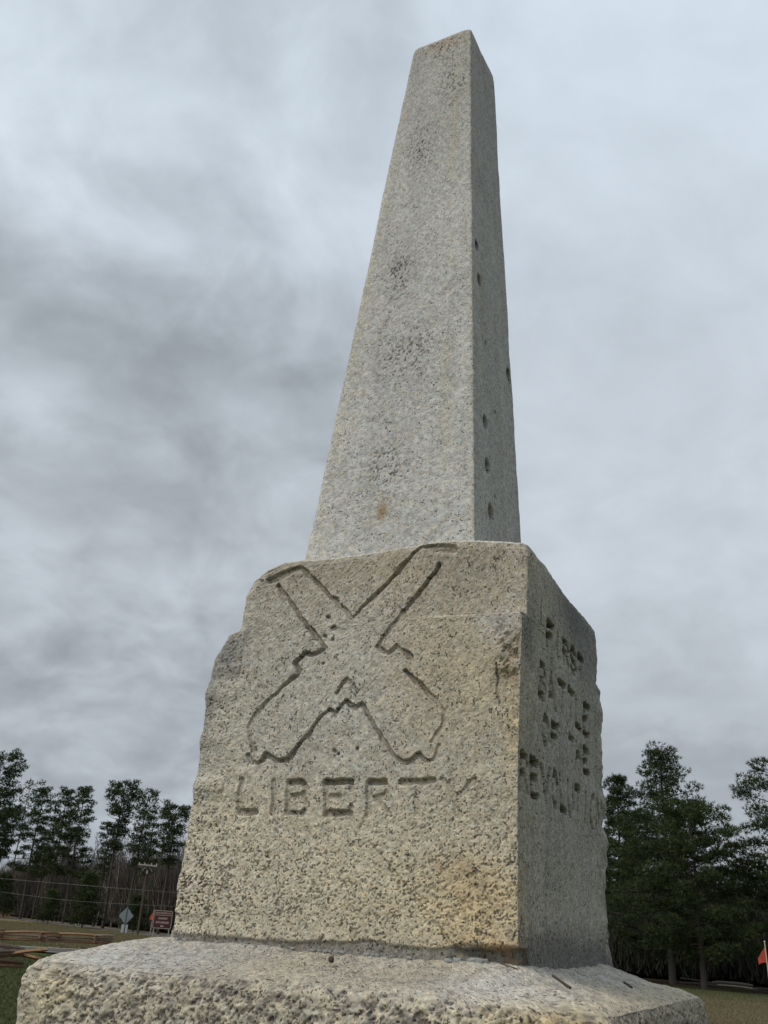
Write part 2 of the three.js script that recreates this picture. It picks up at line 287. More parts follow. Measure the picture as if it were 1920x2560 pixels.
  if (side) {
    if (y > .39 && y < .96) {
      const jz = z + (md - .5) * .012, jy = y + (vn(z * 45, y * 45, 3) - .5) * .010, q = near(sideText, jz, jy), qb = near(sideBars, jz, jy);
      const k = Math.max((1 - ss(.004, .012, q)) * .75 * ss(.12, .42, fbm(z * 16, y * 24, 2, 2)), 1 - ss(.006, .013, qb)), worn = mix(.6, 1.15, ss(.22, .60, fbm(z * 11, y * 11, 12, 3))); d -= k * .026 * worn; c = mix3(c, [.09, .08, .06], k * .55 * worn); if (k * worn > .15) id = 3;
    }
    const lich = ss(.5, .75, f1) * gauss(((z - .42) / .045) ** 2 + ((y - .82) / .05) ** 2); c = mix3(c, [.07, .07, .065], lich);
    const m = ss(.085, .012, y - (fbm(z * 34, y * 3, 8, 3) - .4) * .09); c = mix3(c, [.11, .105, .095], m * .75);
    }
  if (z > .40 && x > .2) {                             // the foot of the corner is broken away
    const h = .030 + .034 * (fbm(x * 15, z * 15, 4, 4) - .45), n = ss(h + .006, h - .005, y), fx = ss(.29, .40, x + (md - .5) * .05), sz = ss(.40, .45, z), sx = ss(.455, .49, x);
    dz -= n * .032 * fx * sz; dx -= n * .018 * sx * sz;
    c = mix3(c, mix3([.20, .19, .155], [.22, .16, .10], ss(.5, .66, vn(x * 24, y * 24, z * 24))), n * fx * sz * .8); const lip = gauss(((y - h - .006) / .005) ** 2) * fx * sz; c = mix3(c, [.45, .31, .17], lip * .35 * ss(.3, .7, md));
  }
  const dy = z > 0 ? .026 * ss(.98, 1.09, y) * gauss(((x - .30) / .15) ** 2) * ss(0, .3, z) : 0;
  return { d, c, id, x: dx, y: dy, z: dz };
}
const shaftStains = [[-.08, 2.36, .045, .07, [.19, .19, .185], .12], [-.01, 1.97, .08, .07, [.2, .2, .195], .10], [-.03, 3.0, .05, .14, [.27, .27, .26], .12], [.08, 3.35, .05, .12, [.33, .33, .31], .15], [-.05, 1.33, .014, .03, [.26, .18, .07], .8], [-.05, 1.5, .05, .02, [.24, .24, .23], .15], [.02, 3.62, .07, .03, [.36, .27, .17], .6], [-.10, 3.4, .02, .2, [.26, .26, .25], .4]];
function shaftShade(x, y, z, nx, ny, nz) {
  const lo = fbm(x * 5, y * 5, z * 5, 4), md = vn(x * 40, y * 40, z * 40), f1 = vn(x * 150, y * 150, z * 150), f2 = vn(x * 230 + 9, y * 230, z * 230);
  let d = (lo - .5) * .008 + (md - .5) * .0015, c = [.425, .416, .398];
  const w = mix(.6, .265, (y - 1.2) / 2.46), s = (x + .01 * (3.6 - y) / 2.4 + w / 2) / w;     // across the face, 0 to 1
  let rough = .12;
  if (nz > .6) {
    c = mix3(c, [.44, .40, .31], .55 * gauss(((s - .8) / .03) ** 2) * ss(.35, .6, fbm(x * 3, y * 1.6, 4, 3)) + .35 * ss(.16, .02, s) + .2 * ss(.93, 1, s));
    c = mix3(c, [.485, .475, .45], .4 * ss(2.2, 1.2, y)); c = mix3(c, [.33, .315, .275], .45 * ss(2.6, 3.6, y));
    c = blobMix(c, shaftStains, x, y, lo);
    for (const [a, b, r] of shaftStains) { if (r > .02) rough += 1.1 * gauss(((x - a) / r) ** 2 + ((y - b) / .09) ** 2); }
    const vein = Math.abs(y - 2.75 - (s - .5) * .55 + (lo - .5) * .06); if (s > .2) c = mix3(c, [.46, .45, .42], .35 * ss(.012, .002, vein));
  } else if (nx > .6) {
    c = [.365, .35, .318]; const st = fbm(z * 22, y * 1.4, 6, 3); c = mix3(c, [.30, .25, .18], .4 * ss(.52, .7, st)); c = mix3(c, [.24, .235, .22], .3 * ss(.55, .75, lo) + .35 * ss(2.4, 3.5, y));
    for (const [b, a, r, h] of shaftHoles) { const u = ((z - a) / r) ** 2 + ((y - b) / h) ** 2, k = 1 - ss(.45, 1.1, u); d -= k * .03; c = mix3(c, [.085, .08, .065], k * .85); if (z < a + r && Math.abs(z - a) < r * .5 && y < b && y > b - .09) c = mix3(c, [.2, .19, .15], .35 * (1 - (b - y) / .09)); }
    for (const [b, a] of [[1.35, -.2], [1.3, -.19], [2.1, -.19]]) c = mix3(c, [.1, .1, .1], ss(.5, .7, f1) * gauss(((z - a) / .02) ** 2 + ((y - b) / .04) ** 2));
  }
  const pit = ss(.58, .68, f1 * .55 + f2 * .45) * rough; d += -pit * .0025 + (f2 - .5) * .0008; c = mix3(c, [.11, .105, .095], pit);
  const g = 1 + (f2 - .5) * .27 + (f1 - .5) * .15 + (lo - .5) * .22 + (fbm(x * 20, y * 1.1, z * 20, 3) - .5) * .22;
  return { d, c: [c[0] * g, c[1] * g, c[2] * g] };
}
function slabShade(x, y, z, nx, ny, nz) {
  const lo = fbm(x * 5, y * 5, z * 5, 4), md = fbm(x * 24, y * 24, z * 24, 2), f1 = vn(x * 75, y * 75, z * 75), f2 = vn(x * 150, y * 150, z * 150), f3 = vn(x * 260, y * 260, z * 260);
  const top = ss(.45, .85, ny);
  let d = (lo - .5) * .03 + (md - .5) * mix(.018, .006, top);
  const rel = fbm(x * 46, y * 66, z * 46, 2, .7) * .38 + f1 * .18 + f2 * .24 + f3 * .20, pit = ss(.52, .60, rel);
  d += (.5 - rel) * mix(.017, .008, top) - pit * mix(.003, .001, top) + (f3 - .5) * .0025;
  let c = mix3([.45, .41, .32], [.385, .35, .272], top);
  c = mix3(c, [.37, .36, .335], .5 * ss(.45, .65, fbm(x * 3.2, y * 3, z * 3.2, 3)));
  if (nx > .6) c = mix3(c, [.16, .152, .14], .8);  // right end face: its shade put into the colour, along with dark lichen
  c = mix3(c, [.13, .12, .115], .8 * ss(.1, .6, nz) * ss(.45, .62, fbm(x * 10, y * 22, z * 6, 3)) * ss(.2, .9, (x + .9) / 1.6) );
  c = blobMix(c, [[.62, -.11, .1, .04, [.52, .40, .18], .6], [-.66, -.12, .06, .05, [.53, .45, .26], .5], [-.55, -.05, .18, .03, [.40, .41, .44], .5], [.5, -.04, .12, .03, [.46, .46, .455], .5]], x, y, lo);
  const pat = ss(.50, .66, fbm(x * 30 + 5, y * 62, z * 30, 4, .6)); c = mix3(c, [.14, .122, .115], pat * mix(.55, .12, top));
  c = mix3(c, [.095, .078, .076], pit * mix(.66, .42, top));
  const g = 1 + (f3 - .5) * .4 + (f2 - .5) * .25 + (lo - .5) * .25;
  return { d, c: [c[0] * g, c[1] * g, c[2] * g] };
}
const stepShade = (x, y, z) => { const o = fbm(x * 4, y * 4, z * 4, 5), p = ss(.55, .75, vn(x * 40, y * 40, z * 40)); return { d: (o - .5) * .05, c: mix3([.42, .40, .34], [.14, .13, .12], p * .6) }; };

const monument = thing('stone_monument', 'weathered grey granite obelisk monument carved LIBERTY under crossed guns, on a rough slab', 'monument', 0, Y0, 0);
{
  // each corner: back-left, front-left, front-right, back-right
  const q = (flx, fly, flz, frx, fry, frz, brz, bry) => [[flx - .011, (fly + bry) / 2, brz - .012], [flx - .011, fly, flz], [frx, fry, frz], [frx + .002, bry, brz - .014]];
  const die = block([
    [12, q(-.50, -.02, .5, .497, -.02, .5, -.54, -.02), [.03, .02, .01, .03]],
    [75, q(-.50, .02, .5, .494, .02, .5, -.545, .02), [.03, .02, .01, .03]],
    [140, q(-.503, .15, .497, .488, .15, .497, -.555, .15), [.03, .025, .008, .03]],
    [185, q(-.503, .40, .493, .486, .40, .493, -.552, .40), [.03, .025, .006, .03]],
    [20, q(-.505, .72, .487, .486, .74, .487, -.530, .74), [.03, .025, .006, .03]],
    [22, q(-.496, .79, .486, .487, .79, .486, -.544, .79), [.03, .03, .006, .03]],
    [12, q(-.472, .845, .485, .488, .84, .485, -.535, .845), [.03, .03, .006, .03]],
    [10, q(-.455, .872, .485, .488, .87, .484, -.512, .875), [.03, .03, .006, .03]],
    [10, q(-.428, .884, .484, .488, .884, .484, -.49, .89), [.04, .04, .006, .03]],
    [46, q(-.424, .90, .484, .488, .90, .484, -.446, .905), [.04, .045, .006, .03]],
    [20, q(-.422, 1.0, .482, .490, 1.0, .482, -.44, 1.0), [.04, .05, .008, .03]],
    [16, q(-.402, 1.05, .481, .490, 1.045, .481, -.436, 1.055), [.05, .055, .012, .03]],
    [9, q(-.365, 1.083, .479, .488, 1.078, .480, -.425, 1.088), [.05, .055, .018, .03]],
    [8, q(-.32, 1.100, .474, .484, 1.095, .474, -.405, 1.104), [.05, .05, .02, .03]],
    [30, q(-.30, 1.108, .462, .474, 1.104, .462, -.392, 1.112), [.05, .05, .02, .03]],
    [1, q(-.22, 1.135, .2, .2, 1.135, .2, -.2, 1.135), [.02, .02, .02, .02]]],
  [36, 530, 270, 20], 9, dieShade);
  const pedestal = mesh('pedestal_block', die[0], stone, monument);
  const em = mesh('carved_emblem', die[1], stone, pedestal); em.userData.label = 'two crossed long guns cut in outline';
  const li = mesh('inscription', die[2], stone, pedestal); li.userData.label = 'worn carved word LIBERTY';
  const si = mesh('inscription', die[3], stone, pedestal); si.userData.label = 'carved lines FIRST BATTLE OF THE REVOLUTION';

  const sh = (y, dfl = 0, dfr = 0, dbr = 0, ins = 0) => { const t = (y - 1.2) / 2.46; const fx = mix(-.331, -.124, t) + ins, rx = mix(.281, .140, t) - ins, fz = mix(.298, .136, t) - ins, bz = mix(-.262, -.190, t) + ins; return [[fx, y + dbr - .02, bz], [fx, y + dfl, fz], [rx, y + dfr, fz], [rx, y + dbr, bz]]; };
  const shaft = block([
    [36, sh(1.05), [.04, .045, .010, .012]], [270, sh(1.2), [.04, .042, .010, .012]], [210, sh(2.4), [.03, .03, .010, .012]],
    [8, sh(3.59, .02, .045, .085), [.02, .018, .012, .014]], [6, sh(3.615, .022, .048, .092, .003), [.02, .018, .022, .014]], [6, sh(3.632, .025, .048, .10, .012), [.02, .02, .035, .014]], [14, sh(3.640, .028, .05, .105, .026), [.02, .02, .04, .014]],
    [1, sh(3.66, .03, .06, .09, .12), [.005, .005, .005, .005]]],
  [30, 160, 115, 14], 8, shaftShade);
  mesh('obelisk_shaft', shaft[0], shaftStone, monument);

  const sl = (y, i, dy = 0) => [[-.845 + i, y + dy, -.77 + i], [-.845 + i, y, .768 - i], [.765 - i, y - .004, .768 - i], [.765 - i, y + dy - .012 * (i < .2), -.77 + i]];
  const slab = block([
    [120, sl(-.44, .0), [.08, .16, .05, .06]], [24, sl(-.125, .0), [.08, .17, .05, .06]], [12, sl(-.09, .008), [.08, .18, .05, .05]], [10, sl(-.072, .020), [.08, .19, .06, .05]], [10, sl(-.062, .038), [.08, .2, .07, .05]],
    [80, sl(-.054, .065), [.1, .2, .08, .06]], [6, sl(0, .262, .0), [.06, .06, .03, .05]], [1, sl(.004, .40), [.02, .02, .02, .02]]],
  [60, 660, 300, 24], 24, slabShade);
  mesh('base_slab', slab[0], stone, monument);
  const sq = (y, w) => [[-w, y, -w], [-w, y, w], [w, y, w], [w, y, -w]], rad = [.04, .04, .04, .04];
  mesh('lower_step', block([[30, sq(-1.22, 1.0), rad], [6, sq(-.48, 1.0), rad], [12, sq(-.44, .96), rad], [1, sq(-.435, .6), rad]], [50, 50, 50, 50], 4, stepShade)[0], stone, monument);
  mesh('lower_step', block([[30, sq(-2.2, 1.3), rad], [6, sq(-1.26, 1.3), rad], [12, sq(-1.22, 1.26), rad], [1, sq(-1.215, .8), rad]], [60, 60, 60, 60], 4, stepShade)[0], stone, monument);
  // lumps of pale mortar squeezed out of the joint
  const R = rng(77), lump = [];
  for (let i = 0; i < 40; i++) {
    const big = i < 8; const x = big ? mix(.30, .49, R()) : mix(-.49, .5, R()), z = (big ? .488 : .502) + R() * .008, r = big ? mix(.005, .014, R()) : mix(.003, .006, R());
    const g = new THREE.IcosahedronGeometry(r, 2), p = g.attributes.position;
    for (let k = 0; k < p.count; k++) { const s = .5 + vn(p.getX(k) * 150 + i, p.getY(k) * 150, p.getZ(k) * 150); p.setXYZ(k, cl(p.getX(k) * s * 1.6, -r * 1.5, r * 1.5) + x, cl(p.getY(k) * s * 1.1, -r, r * .9) - .003, p.getZ(k) * s * .9 + z); }
    g.computeVertexNormals(); lump.push(g);
  }
  const mortar = mesh('mortar_joint', mergeGeometries(lump), std({ color: lin(.25, .26, .255), roughness: .95 }), monument); mortar.userData.kind = 'stuff';
}

// ------------------------------------------------------------ twigs lying on the slab
{
  const tw = (label, ax, az, bx, bz, y, r, c, fall) => {
    const a = new THREE.Vector3(ax, 0, az), b = new THREE.Vector3(bx, 0, bz), m = a.clone().lerp(b, .5); const o = thing('twig', label, 'twig', m.x, Y0 + y, m.z, 0, null);
    const curve = new THREE.CatmullRomCurve3([a.clone().sub(m).setY(fall * .5), a.clone().lerp(b, .35).sub(m).add(new THREE.Vector3(.0008, fall * .15, .0006)), b.clone().lerp(a, .25).sub(m).add(new THREE.Vector3(-.0006, -fall * .25 + .0004, 0)), b.clone().sub(m).setY(-fall * .5)]);
    const g = new THREE.TubeGeometry(curve, 14, r, 7), p = g.attributes.position; for (let k = 0; k < p.count; k++) { const s = 1 + .25 * (vn(p.getX(k) * 60, p.getY(k) * 60, p.getZ(k) * 60) - .5); p.setXYZ(k, p.getX(k), p.getY(k) * s, p.getZ(k)); } g.computeVertexNormals();
    mesh('stem', g, std({ color: lin(...c) }), o); const nub = new THREE.SphereGeometry(r * 1.05, 8, 6); nub.translate(b.x - m.x, -fall * .5, b.z - m.z); mesh('bud', nub, std({ color: lin(c[0] * .8, c[1] * .8, c[2] * .8) }), o);
  };
  tw('dark brown stick on the slab right of the pedestal corner', .585, .545, .645, .63, -.0235, .0032, [.055, .038, .032], .018);
  tw('thin straw-like twig against the pedestal foot, at the corner', .455, .53, .505, .56, -.002, .0016, [.10, .07, .04], .008);
  tw('short dark twig at the right end of the slab top', .66, .10, .69, .16, -.034, .0032, [.07, .05, .045], .008);
  const [sx, sz] = [.045, .60], o = thing('seed_husk', 'small round dark seed husk on the slab in front of the carved face', 'seed husk', sx, Y0 - .018, sz);
  const g = new THREE.IcosahedronGeometry(.0075, 2), p = g.attributes.position; for (let k = 0; k < p.count; k++) { const s = .8 + .4 * vn(p.getX(k) * 200, p.getY(k) * 200, p.getZ(k) * 200); p.setXYZ(k, p.getX(k) * s, p.getY(k) * s, p.getZ(k) * s); } g.computeVertexNormals();
  mesh('shell', g, std({ color: lin(.07, .045, .04) }), o); const c = new THREE.CylinderGeometry(.0012, .0018, .008, 6); c.translate(.004, .008, 0); mesh('stalk', c, std({ color: lin(.1, .07, .05) }), o);
}

// ------------------------------------------------------------ ground and roads
const road2 = new THREE.CatmullRomCurve3([[-330, -240], [-220, -182], [-111.6, -116], [-79.8, -95.8], [-57, -81.8], [-40, -69], [-29, -55], [-23, -46]].map(([x, z]) => new THREE.Vector3(x, 0, z)), false, 'centripetal');
const road1 = new THREE.CatmullRomCurve3([[-110, 20], [-62, -10], [-36.9, -37], [-28, -46.5], [-20, -46], [20, -52], [-0, -400]].slice(0, 5).map(([x, z]) => new THREE.Vector3(x, 0, z)), false, 'centripetal');
const r2pts = road2.getSpacedPoints(120);
const forestSide = (x, z) => {                      // metres beyond the far road into the wood on the left (+), else negative
  let m = 1e9, s = 0; for (let i = 0; i + 1 < r2pts.length; i += 2) { const a = r2pts[i], b = r2pts[Math.min(i + 2, r2pts.length - 1)], ex = b.x - a.x, ez = b.z - a.z, t = cl(((x - a.x) * ex + (z - a.z) * ez) / (ex * ex + ez * ez)), q = Math.hypot(x - a.x - ex * t, z - a.z - ez * t); if (q < m) { m = q; s = Math.sign(ex * (z - a.z) - ez * (x - a.x)); } }
  return -s * m;
};
{
  const axis = []; for (let v = -900; v < -240; v += 60) axis.push(v); for (let v = -240; v <= 120; v += 2.3) axis.push(v); for (let v = 150; v <= 900; v += 75) axis.push(v);
  const n = axis.length, pos = [], col = [], uv = [], idx = [];
  for (const z of axis) for (const x of axis) {
    const dx = x - EYE.x, dz = z - EYE.z, d = Math.hypot(dx, dz), az = Math.atan2(dx, -dz) / D2R, n1 = fbm(x * .05, z * .05, 1, 4), n2 = fbm(x * .35, z * .35, 2, 3);
    let c = [.066, .082, .030];                                                    // short spring grass
    const dry = az < -20 ? ss(56, 66, d + (n1 - .5) * 20) : ss(30, 36, d + (n1 - .5) * 12) * ss(60, 50, d) * .85;
    c = mix3(c, mix3([.165, .142, .085], [.13, .12, .066], n2), dry * (.8 + .5 * n1));
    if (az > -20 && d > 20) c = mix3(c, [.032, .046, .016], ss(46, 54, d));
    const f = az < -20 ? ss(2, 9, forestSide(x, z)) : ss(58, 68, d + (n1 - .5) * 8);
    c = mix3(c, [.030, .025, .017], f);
    const g = .72 + .56 * n2; pos.push(x, (n2 - .5) * .05 * ss(10, 30, d) - (d > 300 ? 0 : 0), z); col.push(c[0] * g / .6, c[1] * g / .6, c[2] * g / .6); uv.push(x, z);
  }
  for (let j = 0; j < n - 1; j++) for (let i = 0; i < n - 1; i++) { const a = j * n + i; idx.push(a, a + n, a + n + 1, a, a + n + 1, a + 1); }
  const g = new THREE.BufferGeometry(); g.setAttribute('position', new THREE.Float32BufferAttribute(pos, 3)); g.setAttribute('color', new THREE.Float32BufferAttribute(col, 3)); g.setAttribute('uv', new THREE.Float32BufferAttribute(uv, 2)); g.setIndex(idx); g.computeVertexNormals();
  const turf = noiseTexture(512, (u, v) => { const l = .6 + (pn(u, v, 64, 3) - .5) * .5 + (pn(u, v, 17, 4) - .5) * .3 + (pn(u, v, 180, 5) - .5) * .4; return [toS(cl(l * 1.02)), toS(cl(l)), toS(cl(l * .95))]; }, true, .31, .31);
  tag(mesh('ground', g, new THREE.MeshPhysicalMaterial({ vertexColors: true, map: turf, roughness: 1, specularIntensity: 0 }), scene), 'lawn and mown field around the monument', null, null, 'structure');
}
function ribbon(curve, w, y, n, off = 0) {
  const pos = [], uv = [], idx = [], p = new THREE.Vector3(), t = new THREE.Vector3();
  for (let i = 0; i <= n; i++) { curve.getPointAt(i / n, p); curve.getTangentAt(i / n, t); const sx = -t.z, sz = t.x; for (const s of [-1, 1]) { pos.push(p.x + sx * (off + s * w / 2), y, p.z + sz * (off + s * w / 2)); uv.push((s + 1) / 2 * w, i * 1.0); } if (i < n) { const a = i * 2; idx.push(a, a + 1, a + 3, a, a + 3, a + 2); } }
  const g = new THREE.BufferGeometry(); g.setAttribute('position', new THREE.Float32BufferAttribute(pos, 3)); g.setAttribute('uv', new THREE.Float32BufferAttribute(uv, 2)); g.setIndex(idx); g.computeVertexNormals(); return g;
}
{
  const tar = noiseTexture(256, (u, v) => { const l = .088 + (pn(u, v, 90, 8) - .5) * .03 + (pn(u, v, 9, 9) - .5) * .02; return [toS(l * 1.06), toS(l), toS(l * .9)]; }, true, .3, .3);
  const asphalt = new THREE.MeshPhysicalMaterial({ map: tar, roughness: 1, specularIntensity: .15, side: THREE.DoubleSide }), white = std({ color: lin(.62, .62, .60), roughness: .7, side: THREE.DoubleSide });
  const a = mesh('road', ribbon(road1, 5.6, .060, 90), asphalt, scene); tag(a, 'grey asphalt lane between the two rail fences', null, null, 'structure');
  mesh('edge_line', ribbon(road1, .16, .064, 90, -2.45), white, a); mesh('edge_line', ribbon(road1, .16, .064, 90, 2.45), white, a);
  const b = mesh('road', ribbon(road2, 4.2, .052, 160), asphalt, scene); tag(b, 'far asphalt road along the edge of the wood', null, null, 'structure');
  mesh('edge_line', ribbon(road2, .14, .056, 160, -1.85), white, b); mesh('edge_line', ribbon(road2, .14, .056, 160, 1.85), white, b);
}
// grass that stands up from the ground where the camera sees it
{
  const R = rng(5), tri = [], colr = []; const g = new THREE.BufferGeometry();
  for (let i = 0; i < 7; i++) { const a = R() * 6.28, r = R() * .07, x = Math.cos(a) * r, z = Math.sin(a) * r, b = R() * 6.28, w = .012, h = .06 + R() * .07, lx = (R() - .5) * .08, lz = (R() - .5) * .08; tri.push(x - Math.cos(b) * w, 0, z - Math.sin(b) * w, x + Math.cos(b) * w, 0, z + Math.sin(b) * w, x + lx, h, z + lz); }
  g.setAttribute('position', new THREE.Float32BufferAttribute(tri, 3)); g.computeVertexNormals();
  const N = 60000, im = new THREE.InstancedMesh(g, std({ color: 0xffffff, side: THREE.DoubleSide, roughness: 1 }), N), m = new THREE.Matrix4(), c = new THREE.Color(), q = new THREE.Quaternion(), up = new THREE.Vector3(0, 1, 0);
  let k = 0;
  while (k < N) {
    const left = R() < .62, az = left ? -46 + R() * 12 : -9.5 + R() * 7.5, d = left ? 19 + Math.pow(R(), 1.5) * 112 : 26 + R() * 36; const [x, z] = spot(az, d);
    if (left && (forestSide(x, z) > -4 || Math.abs(d - 55) < 5.5)) continue;
    const n = fbm(x * .3, z * .3, 4, 3), dry = left ? ss(56, 66, d) : ss(30, 36, d) * ss(60, 50, d);
    m.compose(new THREE.Vector3(x, .0, z), q.setFromAxisAngle(up, R() * 6.28), new THREE.Vector3(1.3, (.35 + n * .5) * (1 + d / 90), 1.3)); im.setMatrixAt(k, m);
    const p = mix3([.076, .090, .034], [.165, .140, .076], cl(dry * (.35 + n) + R() * .15)); c.setRGB(p[0], p[1], p[2]); im.setColorAt(k, c); k++;
  }
  im.name = 'grass'; im.receiveShadow = im.castShadow = true; scene.add(im); tag(im, 'short mixed green and straw-coloured grass over the lawn and field', 'grass', null, 'stuff');
}

// ------------------------------------------------------------ split-rail fences
const railMats = [[.30, .155, .075], [.36, .20, .10], [.22, .13, .08], [.26, .19, .14]].map((c) => { const t = noiseTexture(128, (u, v) => { const l = .75 + (pn(u, v, 40, 3) - .5) * .5 + (pn(u, v, 7, 2) - .5) * .3; return [toS(cl(c[0] * l)), toS(cl(c[1] * l)), toS(cl(c[2] * l))]; }, true, .25, 1); return std({ map: t, roughness: .95 }); });
function railGeo(L, r, seed) {
  const R = rng(seed), n = 6, seg = 9, pos = [], uv = [], idx = []; const prof = Array.from({ length: n }, (_, i) => r * (.62 + R() * .7));
  for (let s = 0; s <= seg; s++) { const t = s / seg, k = 1 + (R() - .5) * .16 - (s === 0 || s === seg ? .25 : 0), bend = Math.sin(t * 3.1) * L * .012; for (let i = 0; i < n; i++) { const a = i / n * 6.283; pos.push((t - .5) * L, Math.sin(a) * prof[i] * k + bend, Math.cos(a) * prof[i] * k); uv.push(t * L, i / n); } }
  for (let s = 0; s < seg; s++) for (let i = 0; i < n; i++) { const a = s * n + i, b = s * n + (i + 1) % n; idx.push(a, b, b + n, a, b + n, a + n); }
  for (const [s, f] of [[0, 1], [seg, 0]]) { const o = s * n; for (let i = 1; i < n - 1; i++) f ? idx.push(o, o + i + 1, o + i) : idx.push(o, o + i, o + i + 1); }
  const g = new THREE.BufferGeometry(); g.setAttribute('position', new THREE.Float32BufferAttribute(pos, 3)); g.setAttribute('uv', new THREE.Float32BufferAttribute(uv, 2)); g.setIndex(idx); const f = g.toNonIndexed(); f.computeVertexNormals(); return f;
}
const railGeos = [1, 2, 3, 4, 5].map((s) => railGeo(3.3, .07, s * 31));
function wormFence(label, pts, high, seed, extra = [], mats = railMats) {
  const R = rng(seed), o = thing('rail_fence', label, 'fence', pts[0][0], 0, pts[0][1], 0);
  for (let i = 0; i + 1 < pts.length; i++) for (let k = 0; k < high; k++) {
    const [ax, az] = pts[i], [bx, bz] = pts[i + 1], len = Math.hypot(bx - ax, bz - az), m = mesh('rail', railGeos[Math.floor(R() * 5)], mats[Math.floor(R() * mats.length)], o);
    m.position.set((ax + bx) / 2 - pts[0][0], .08 + k * .135 + (i % 2) * .06 + (R() - .5) * .09, (az + bz) / 2 - pts[0][1]); m.rotation.set((R() - .5) * .8, -Math.atan2(bz - az, bx - ax) + (R() - .5) * .05, (R() - .5) * .11, 'YXZ'); m.scale.set((len + .55) / 3.3, .85 + R() * .4, .85 + R() * .4);
  }
  for (const [x, y, z, ry, rz, s] of extra) { const m = mesh('rail', railGeos[Math.floor(R() * 5)], railMats[Math.floor(R() * 2)], o); m.position.set(x - pts[0][0], y, z - pts[0][1]); m.rotation.set(0, ry, rz, 'YXZ'); m.scale.set(s, 1.1, 1.1); }
  return o;
}
{
  const zig = (az0, d0, az1, d1, n, w) => Array.from({ length: n + 1 }, (_, i) => { const [ax, az] = spot(az0, d0), [bx, bz] = spot(az1, d1), t = i / n, L = Math.hypot(bx - ax, bz - az), s = (i % 2 ? 1 : -1) * w; return [mix(ax, bx, t) - (bz - az) / L * s, mix(az, bz, t) + (bx - ax) / L * s]; });
  const [ex, ez] = spot(-42.55, 38.6);
  wormFence('near low stack of split rails just left of the slab, on the green lawn', zig(-49, 36.5, -42.45, 38.4, 2, .45), 5, 7, [[ex, .52, ez, .9, .18, .5], [ex - .5, .42, ez - .3, .3, -.08, .6]]);
  wormFence('long orange-brown split-rail fence beyond the asphalt lane', zig(-53, 60, -38.0, 69.5, 10, .55), 4, 11);
  wormFence('tiny rail pile far off at the wood edge, at the left border', zig(-45.2, 173, -43.75, 168, 2, .6), 5, 13);
  const [lx, lz] = spot(-8.0, 73), [mx, mz] = spot(-3.0, 66);
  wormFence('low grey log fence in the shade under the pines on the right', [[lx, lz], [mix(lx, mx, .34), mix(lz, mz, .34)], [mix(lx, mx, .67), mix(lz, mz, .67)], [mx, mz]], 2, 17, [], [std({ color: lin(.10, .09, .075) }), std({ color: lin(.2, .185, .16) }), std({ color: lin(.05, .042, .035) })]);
}

// ------------------------------------------------------------ flags, signs, pole and wires
function flag(label, az, d, h, fw, fh, turn, lean) {
  const [x, z] = spot(az, d), o = thing('marker_flag', label, 'flag', x, 0, z, turn, 'orange marker flags'); o.rotation.z = lean;
  const c = new THREE.CylinderGeometry(.022, .03, h, 8); c.translate(0, h / 2, 0); mesh('pole', c, std({ color: lin(.42, .37, .26), roughness: .7 }), o);
  const s = new THREE.SphereGeometry(.035, 8, 6); s.translate(0, h, 0); mesh('finial', s, std({ color: lin(.5, .48, .38) }), o);
  const n = 14, pos = [], idx = [];
  for (let i = 0; i <= n; i++) for (let k = 0; k <= n; k++) { const u = i / n, v = k / n, sag = u * u * .35 + u * .85; pos.push(-u * fw * .55 - .02, h - .22 - v * fh * (1 - u * .6) - sag * fw * .62, Math.sin(u * 5 + v * 2) * .07 * u); }
  for (let i = 0; i < n; i++) for (let k = 0; k < n; k++) { const a = i * (n + 1) + k; idx.push(a, a + 1, a + n + 2, a, a + n + 2, a + n + 1); }
  const g = new THREE.BufferGeometry(); g.setAttribute('position', new THREE.Float32BufferAttribute(pos, 3)); g.setIndex(idx); g.computeVertexNormals();
  mesh('cloth', g, std({ color: lin(.36, .05, .026), side: THREE.DoubleSide, roughness: .8 }), o); return o;
}
flag('orange-red cloth flag on a pale pole at the right border before the pines', -3.75, 46, 2.58, .56, .56, .1, .04);
flag('small orange flag on a thin pole at the field edge, left of the diamond sign', -40.05, 125, 2.15, .6, .8, .3, -.02);
flag('orange flag on a pole half behind the brown sign', -36.30, 108.5, 2.3, .55, .7, .3, -.02);
